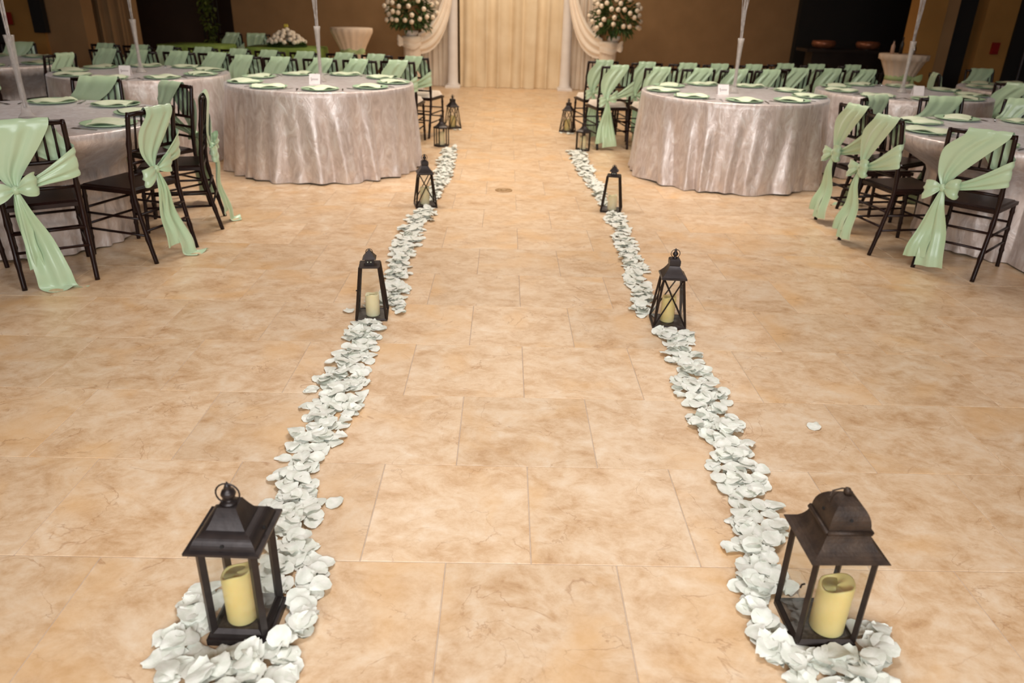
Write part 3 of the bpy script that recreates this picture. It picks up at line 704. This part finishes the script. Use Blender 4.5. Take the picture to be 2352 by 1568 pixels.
RT = [(1.12, .74, .96), (1.32, .712, .954), (1.42, .697, 1.02), (1.57, .696, .95), (1.74, .721, .853), (1.95, .743, .943), (2.19, .756, .964), (2.33, .771, .976), (2.48, .765, .98), (2.65, .758, .976), (2.83, .751, .98), (3.04, .773, .955), (3.27, .751, .959), (3.43, .772, .973), (3.71, .705, .824), (3.97, .719, .895), (4.42, .758, .924), (4.97, .774, .927), (5.64, .778, .966), (6.04, .77, .88), (6.66, .759, .918), (7.21, .707, .899), (8.35, .682, .9)]
def edges(TT, y):
    for a_, b_ in zip(TT, TT[1:]):
        if a_[0] <= y <= b_[0]:
            f = (y-a_[0])/(b_[0]-a_[0]); return a_[1]+f*(b_[1]-a_[1]), a_[2]+f*(b_[2]-a_[2])
    return TT[-1][1], TT[-1][2]
pets = []; q = random.Random(3); DENS = 760
occ = {}
for TT in (LT, RT):
    y = 1.12; 
    area_ = sum((b_[0]-a_[0])*((a_[2]-a_[1])+(b_[2]-b_[1]))/2 for a_, b_ in zip(TT, TT[1:]))
    n = int(area_*DENS); tries = 0; c = 0
    while c < n and tries < 20*n:
        tries += 1
        y = q.uniform(1.12, 8.35); xl, xr = edges(TT, y)
        if q.random() > (xr-xl)/.32: continue
        f = min(1, max(0, q.gauss(.5, .27))); x = xl+.02+f*(xr-xl-.04)
        bad = False; lift = 0
        for lx, ly, lr in LANT:
            if abs(x-lx) < lr+.022 and abs(y-ly) < lr+.022: bad = True
        if bad: continue
        key = (round(x/.05), round(y/.05)); k = occ.get(key, 0); occ[key] = k+1
        tilt = .06+.07*min(k, 3)
        pets.append((x, y, .0012+.0048*min(k, 5), q.uniform(-tilt, tilt), q.uniform(-tilt, tilt), q.uniform(0, 2*PI), q.randrange(9))); c += 1
for cxy, reg in (((-.650, 1.490), [(-.86, -.74, 1.36, 1.62, 26), (-.80, -.50, 1.17, 1.392, 44), (-.56, -.48, 1.36, 1.72, 24)]), ((.868, 1.515), [(.70, .785, 1.36, 1.75, 30), (.74, 1.00, 1.17, 1.412, 40), (.955, 1.04, 1.34, 1.50, 14)])):
    for x0_, x1_, y0_, y1_, n_ in reg:
        for i in range(n_):
            x, y = q.uniform(x0_, x1_), q.uniform(y0_, y1_)
            if abs(x-cxy[0]) < .100 and abs(y-cxy[1]) < .100: continue
            key = (round(x/.05), round(y/.05)); k = occ.get(key, 0); occ[key] = k+1; tilt = .08+.09*min(k, 3)
            pets.append((x, y, .0012+.006*min(k, 4), q.uniform(-tilt, tilt), q.uniform(-tilt, tilt), q.uniform(0, 2*PI), q.randrange(9)))
for x, y in ((.721, 1.815), (-.530, 2.011), (1.265, 2.56), (-.804, 3.648), (.72, 3.756), (-.57, 9.64), (-.62, 9.6), (.845, 9.56), (.78, 9.58), (.72, 9.6), (.80, 9.52), (-.505, 1.675), (-.505, 1.60)):
    pets.append((x, y, .001, 0, 0, q.uniform(0, 6), q.randrange(9)))
def zfix(p):   # lowest point of the tilted petal stays on the floor
    m = Matrix.Rotation(p[5], 3, 'Z') @ Matrix.Rotation(p[4], 3, 'Y') @ Matrix.Rotation(p[3], 3, 'X')
    lo = min((m @ Vector(v)).z for v in PET[p[6]].v); return m, p[2]-lo
LONE = {(.721, 1.815): 'lone pale petal on the aisle tiles just inside the right trail', (-.530, 2.011): 'lone pale petal on the aisle tiles just inside the left trail', (1.265, 2.56): 'lone pale petal far out on the open tiles at right'}
pets.sort(key=lambda p: p[0]**2+p[1]**2)
for i, p in enumerate(pets[:300]):
    m, z = zfix(p)
    o = link('rose_petal', PET_ME[p[6]], None, (p[0], p[1], z), (p[3], p[4], p[5]))
    sd = 'left' if p[0] < 0 else 'right'
    tag(o, LONE.get((p[0], p[1]), 'pale mint silk rose petal lying in the near end of the %s petal trail' % sd), 'petal', 'rose petals in the %s trail' % sd)
sm = MB()
for p in pets[300:]:
    m, z = zfix(p)
    sm.add([(m @ Vector(v))+Vector((p[0], p[1], z)) for v in PET[p[6]].v], PET[p[6]].f)
o = link('rose_petals', sm.mesh('rose_petals', 'petal', True)); tag(o, 'pale mint silk rose petals strewn along both aisle edges', 'petals'); o['kind'] = 'stuff'

# ------------------------------------------------------------------ floor disc
t = thing('floor_box', 'round brass floor outlet cover set in the aisle tiles', 'floor outlet', (.005, 6.46, .0006))
part('cover', MB().lathe([(.001, .0), (.075, .0), (.074, .004), (.062, .006), (.060, .004), (.001, .0045)], 32), 'brass', t, True)
part('cap', MB().lathe([(.030, .0045), (.028, .008), (.001, .009)], 20), 'brass', t, True)

# ------------------------------------------------------------------ backdrop
def curtain(name, x0, x1, y, h, folds, amp, seed, m, label, flare=.05):
    qq = random.Random(seed); ph = [qq.random()*6 for _ in range(4)]
    def fn(u, v):
        x = x0+u*(x1-x0); z = .004+v*h; low = max(0, 1-z/.35)
        d = amp*(math.sin(2*PI*folds*u+ph[0])+.6*math.sin(2*PI*folds*1.63*u+ph[1])+.5*math.sin(2*PI*folds*.47*u+ph[2]))
        return (x+.02*math.sin(2*PI*folds*u*1.3+ph[3])*(1-v), y+d*(.7+.5*(1-v))-flare*low*(1+.6*math.sin(2*PI*folds*u+ph[1])), z)
    o = link(name, MB().grid(fn, 120, 14).mesh(name, m, True)); tag(o, label, 'curtain'); return o
curtain('backdrop_curtain', -.86, 1.02, 14.62, 3.1, 6.5, .03, 1, 'drape', 'ivory pleated backdrop curtain between the two white columns')
curtain('backdrop_curtain', -1.55, -.98, 14.68, 3.1, 5, .02, 2, 'sheer', 'pale backdrop panel outside the left white column')
curtain('backdrop_curtain', 1.14, 1.68, 14.68, 3.1, 5, .02, 3, 'sheer', 'pale backdrop panel outside the right white column')
def column(x, label):
    t = thing('column', label, 'column', (x, 14.42, 0), 0, 'white columns of the backdrop')
    part('plinth', MB().sq([(.135, 0), (.135, .035), (.12, .045)]), 'plaster', t)
    part('shaft', MB().lathe([(.118, .045), (.118, .06), (.095, .09), (.092, .4), (.088, 2.4), (.10, 2.44)], 28), 'plaster', t, True)
    part('capital', MB().sq([(.11, 2.44), (.13, 2.48), (.13, 2.52), (.001, 2.52)]), 'plaster', t)
column(-.965, 'white round column left of the ivory backdrop'); column(1.085, 'white round column right of the ivory backdrop')
def swag(U, L, label):
    # chiffon hung from the column top: an upper and a lower hem, gathered folds between them
    mb = MB()
    bz = lambda P, t: tuple((1-t)**2*P[0][i]+2*t*(1-t)*P[1][i]+t*t*P[2][i] for i in (0, 1))
    def fn(u, v):
        a_, b_ = bz(U, u), bz(L, u); y = 14.25-.37*u-.05*math.sin(PI*u)
        return (a_[0]+(b_[0]-a_[0])*v, y+.020*math.sin(v*19+u*3)*(.4+u), a_[1]+(b_[1]-a_[1])*v)
    mb.grid(fn, 34, 28)
    o = link('chiffon_swag', mb.mesh('chiffon_swag', 'sheer', True)); tag(o, label, 'drapery', 'chiffon swags of the backdrop')
swag([(-.93, 2.42), (-1.06, 1.10), (-1.52, .93)], [(-.88, 2.40), (-.90, .60), (-1.50, .60)], 'cream chiffon swag draped from the left column to its flower pedestal')
swag([(1.05, 2.42), (1.18, 1.10), (1.66, .93)], [(1.00, 2.40), (1.03, .60), (1.64, .60)], 'cream chiffon swag draped from the right column to its flower pedestal')
leaf_q = random.Random(11)
def leaf(mb, c, d, L, W):
    d = Vector(d).normalized(); s = d.cross(Vector((0, 0, 1)));
    s = s.normalized() if s.length > .01 else Vector((1, 0, 0)); n = s.cross(d); c = Vector(c)
    mb.add([c, c+d*L*.35+s*W*.5+n*.01, c+d*L*.75+s*W*.32, c+d*L-n*.015, c+d*L*.75-s*W*.32, c+d*L*.35-s*W*.5+n*.01, c+d*L*.5-n*.012],
           [(0, 1, 6), (1, 2, 6), (2, 3, 6), (3, 4, 6), (4, 5, 6), (5, 0, 6)])
rose_mb = MB()
rose_mb.lathe([(.004, -.03), (.028, -.022), (.040, 0), (.037, .022), (.026, .034)], 14, 0, fn=lambda r, t, z: r*(1+.07*math.sin(5*t+z*40)))
rose_mb.lathe([(.030, .0), (.028, .030), (.016, .040)], 12, .3, fn=lambda r, t, z: r*(1+.1*math.sin(3*t)))
rose_mb.lathe([(.014, .02), (.015, .04), (.001, .046)], 10)
rose_me = rose_mb.mesh('rose', 'rose', True)
def bouquet(x, z0, label, seed, R=.44):
    t = thing('flower_arrangement', label, 'flowers', (x, 13.9, z0), 0, 'white rose arrangements on the pedestals')
    part('pot', MB().lathe([(.09, 0), (.12, .04), (.12, .08), (.10, .08), (.001, .07)], 20), 'plaster', t, True)
    q = random.Random(seed); cz = .40; lm = MB()
    for i in range(520):
        a = q.random()*2*PI; b = math.asin(q.uniform(-.72, .95)); r = R*q.uniform(.45, 1.02)
        d = Vector((math.cos(a)*math.cos(b), math.sin(a)*math.cos(b), math.sin(b)*1.0))
        c = Vector((0, 0, cz))+d*r*.82; c.z -= .05
        leaf(lm, c, d+Vector((q.uniform(-.6, .6), q.uniform(-.6, .6), q.uniform(-.9, .3))), q.uniform(.08, .15), q.uniform(.03, .055))
    o = part('foliage', lm, 'leaf', t, False, 'dark green leaves'); o['kind'] = 'stuff'
    placed = []
    tries = 0
    while len(placed) < 44 and tries < 3000:
        tries += 1
        a = q.random()*2*PI; b = math.asin(q.uniform(-.42, .97))
        d = Vector((math.cos(a)*math.cos(b), math.sin(a)*math.cos(b), math.sin(b)))
        if d.y > .35: continue
        r = R*q.uniform(.9, 1.05)
        p = Vector((0, 0, cz))+d*r
        if any((p-o_).length < .085 for o_ in placed): continue
        placed.append(p)
        e = d.to_track_quat('Z', 'Y').to_euler(); link('rose', rose_me, t, p, e)
def pedestal(x, label, bow):
    t = thing('pedestal', label, 'pedestal', (x, 13.9, 0), 0, 'draped flower pedestals')
    part('plinth', MB().sq([(.19, 0), (.19, .05), (.16, .07)]), 'plaster', t)
    q = random.Random(int(x*100))
    part('shaft', MB().lathe([(.15, .07), (.145, .4), (.15, .78), (.165, .84), (.17, .88), (.001, .885)], 36, fn=lambda r, th, z: r*(1+.035*math.sin(11*th+z*3))), 'sheer', t, True)
    b = MB(); ribbon(b, [((-.16, -.10, .72), (-.16, -.08, .86)), ((-.06, -.185, .70), (-.05, -.175, .88)), ((.06, -.185, .68), (.06, -.175, .86)), ((.16, -.10, .74), (.16, -.08, .87))], 16, 8, 2, .008)
    part('cloth_band', b, 'sheer', t, True)
    k = MB(); ribbon(k, [((bow*.14, -.12, .74), (bow*.14, -.10, .84)), ((bow*.20, -.15, .72), (bow*.21, -.13, .90)), ((bow*.245, -.10, .76), (bow*.245, -.09, .88)), ((bow*.18, -.06, .78), (bow*.18, -.05, .86))], 14, 6, 1.5, .006)
    part('bow', k, 'sheer', t, True)
pedestal(-1.63, 'white draped pedestal holding the left rose arrangement', -1); pedestal(1.77, 'white draped pedestal holding the right rose arrangement', 1)
bouquet(-1.64, .887, 'large round arrangement of white roses left of the backdrop', 21)
bouquet(1.85, .887, 'large round arrangement of white roses right of the backdrop', 22)

# ------------------------------------------------------------------ cocktail tables, green tables
def cocktail(x, y, h, r, label, cl):
    t = thing('cocktail_table', label, 'table', (x, y, 0), 0, 'tied cocktail tables')
    fold = lambda r_, th, z: r_*(1+.03*math.sin(17*th)*(1-.6*(z > h-.06)))
    part('tablecloth', MB().lathe([(r*1.0, .005), (r*.85, .15), (r*.64, .55), (r*.57, .72), (r*.66, .79), (r*.86, .92), (r*.98, h-.06), (r*1.0, h-.012), (r*.99, h), (.001, h)], 72, fn=fold), 'whitecloth', t, True, cl)
    part('ribbon_band', MB().lathe([(r*.605, .685), (r*.60, .745)], 40), 'ribbon', t, True)
    b = MB()
    for sg in (-1, 1):
        ribbon(b, [((.25*r, -.58*r, .71), (.27*r, -.58*r, .73)), ((.25*r+sg*.09, -.63*r, .68), (.25*r+sg*.09, -.63*r, .77)), ((.25*r+sg*.13, -.60*r, .71), (.25*r+sg*.13, -.60*r, .77))], 10, 4, 1, .003)
        ribbon(b, [((.25*r-.01, -.61*r, .71), (.25*r+.02, -.61*r, .71)), ((.25*r+sg*.03-.03, -.72*r, .50), (.25*r+sg*.03+.03, -.72*r, .50)), ((.25*r+sg*.05-.04, -.95*r, .2), (.25*r+sg*.05+.04, -.95*r, .2))], 10, 4, 1, .003)
    part('ribbon_bow', b, 'ribbon', t, True)
cocktail(-2.36, 12.3, 1.05, .315, 'cream draped cocktail table tied with green ribbon by the brown wall', 'cream cloth gathered at the waist')
cocktail(5.14, 10.25, 1.0, .30, 'dim draped cocktail table holding bottles near the bar', 'cream cloth gathered at the waist')
for i, (dx, dy, h, r, m, lb) in enumerate(((-.16, .02, .16, .024, 'bottle', 'rosy bottle at the left of the dim cocktail table'), (-.02, .08, .20, .022, 'bar', 'slim dark bottle in the middle of the dim cocktail table'), (.10, -.02, .13, .022, 'cutlery', 'small grey bottle at the right of the dim cocktail table'))):
    t = thing('bottle', lb, 'bottle', (5.14+dx, 10.25+dy, 1.001), 0, 'bottles on the cocktail table')
    part('body', MB().lathe([(r, 0), (r, h*.6), (r*.45, h*.75), (r*.4, h*.93)], 16), m, t, True); part('cap', MB().lathe([(r*.48, h*.93), (r*.48, h), (.001, h)], 12), 'bar', t)
def green_table(x, y, wx, wy, label, h=.78):
    t = thing('draped_table', label, 'table', (x, y, 0), 0, 'green draped tables')
    m = MB(); n = 160; prof = [(1, h-.006), (1.005, h-.03), (1.02, h*.6), (1.04, h*.25), (1.05, .006)]
    vs = []; 
    for j, (k, z) in enumerate(prof):
        for i in range(n):
            a = 2*PI*i/n; c_, s_ = math.cos(a), math.sin(a); e = (abs(c_)**6+abs(s_)**6)**(-1/6)
            wv = 1+.018*math.sin(23*a)*min(1, j/2)+.010*math.sin(41*a)*min(1, j/2)
            vs.append((wx*c_*e*k*wv, wy*s_*e*k*wv, z))
    fs = [(j*n+i, (j+1)*n+i, (j+1)*n+(i+1) % n, j*n+(i+1) % n) for j in range(len(prof)-1) for i in range(n)]; fs.append(tuple(range(n)))
    m.add(vs, fs); part('tablecloth', m, 'greencloth', t, True)
    for sx_ in (-1, 1):
        for sy_ in (-1, 1): part('leg', MB().tube([(sx_*wx*.8, sy_*wy*.8, 0), (sx_*wx*.8, sy_*wy*.8, h-.02)], .02, 8), 'iron', t)
green_table(-3.36, 12.3, .56, .40, 'green draped table topped with a mound of white flowers', .76)
green_table(-4.62, 12.0, .50, .36, 'plain green draped table beside the dark recess at left', .78)
t = thing('flower_mound', 'low mound of cream flowers on the green draped table', 'flowers', (-3.36, 12.3, .7585), 0)
part('tray', MB().lathe([(.001, 0), (.30, 0), (.31, .012), (.001, .012)], 30), 'leaf', t)
q = random.Random(5); placed = []
lm = MB()
for i in range(110):
    a = q.random()*2*PI; leaf(lm, (.17*math.cos(a), .17*math.sin(a), .03+.02*q.random()), (math.cos(a), math.sin(a), q.uniform(-.1, .5)), .13, .04)
o = part('foliage', lm, 'leaf', t); o['kind'] = 'stuff'
for i in range(400):
    a = q.random()*2*PI; r = .27*math.sqrt(q.random()); zz = .05+.19*(1-(r/.28)**1.3)
    p = Vector((r*math.cos(a), r*math.sin(a), zz))
    if any((p-o_).length < .062 for o_ in placed) or len(placed) >= 46: continue
    placed.append(p); o = link('rose', rose_me, t, p, (q.uniform(-.5, .5), q.uniform(-.5, .5), 0)); o.scale = (.9,)*3
for i in range(3):
    part('bud', MB().lathe([(.003, .22), (.006, .27), (.016, .285), (.008, .31), (.001, .32)], 8, 0, (.02*i-.01, 0, 0)), 'flower_yellow', t, True)
for i, (x, y) in enumerate(((-4.46, 13.05), (-4.02, 13.1))):
    place(table_chairs[1 if i == 0 else 0], (x, y, 0), .15, ('pale sashed chair behind the green tables, left of the pair', 'pale sashed chair behind the green tables, right of the pair')[i], 'pair of chairs behind the green tables')

# ------------------------------------------------------------------ bar, trellises
t = thing('bar_counter', 'long dark bar counter in the shadows at right', 'counter', (0, 0, 0))
part('countertop', MB().box(4.85, 7.6, 12.85, 13.35, .86, .905), 'bar', t)
part('front_panel', MB().box(5.0, 7.55, 13.0, 13.3, .002, .86), 'bar', t)
for i, (x, lb) in enumerate(((5.20, 'rounded copper brown bowl on the bar counter, left one'), (5.93, 'rounded copper brown bowl on the bar counter, right one'))):
    t = thing('copper_bowl', lb, 'bowl', (x, 13.1, .906), 0, 'copper bowls on the bar')
    part('bowl', MB().lathe([(.10, 0), (.17, .03), (.19, .08), (.175, .12), (.165, .12), (.17, .08), (.001, .02)], 24), 'copper', t, True)
    part('foot', MB().lathe([(.11, 0), (.11, .006), (.001, .006)], 20), 'bar', t)
def trellis(x, y, wd, h, label, seed):
    t = thing('ivy_trellis', label, 'trellis', (x, y, 0), 0, 'ivy trellises by the left wall')
    n = 5
    for i in range(n):
        xx = -wd/2+wd*i/(n-1); part('upright', MB().tube([(xx, 0, 0), (xx, 0, h)], .011, 6), 'black', t)
    for z in (.12, .72, 1.5, 2.3): part('crossbar', MB().tube([(-wd/2, 0, z), (wd/2, 0, z)], .012, 6), 'black', t)
    q = random.Random(seed); m = MB()
    for i in range(520):
        z = q.uniform(.15, h); xx = .10*math.sin(z*2.1+seed)+q.gauss(.08, .055)
        leaf(m, (xx, q.uniform(-.10, .0), z), (q.uniform(-1, 1), q.uniform(-1, .1), q.uniform(-1, .4)), q.uniform(.05, .11), q.uniform(.04, .07))
    o = part('ivy', m, 'ivy', t, False, 'trailing green ivy leaves'); o['kind'] = 'stuff'
trellis(-6.12, 13.0, .30, 2.6, 'black metal trellis with trailing ivy beside the tan drape', 1)
trellis(-4.95, 13.6, .26, 2.6, 'dark trellis with trailing ivy in the recess left of the brown wall', 2)
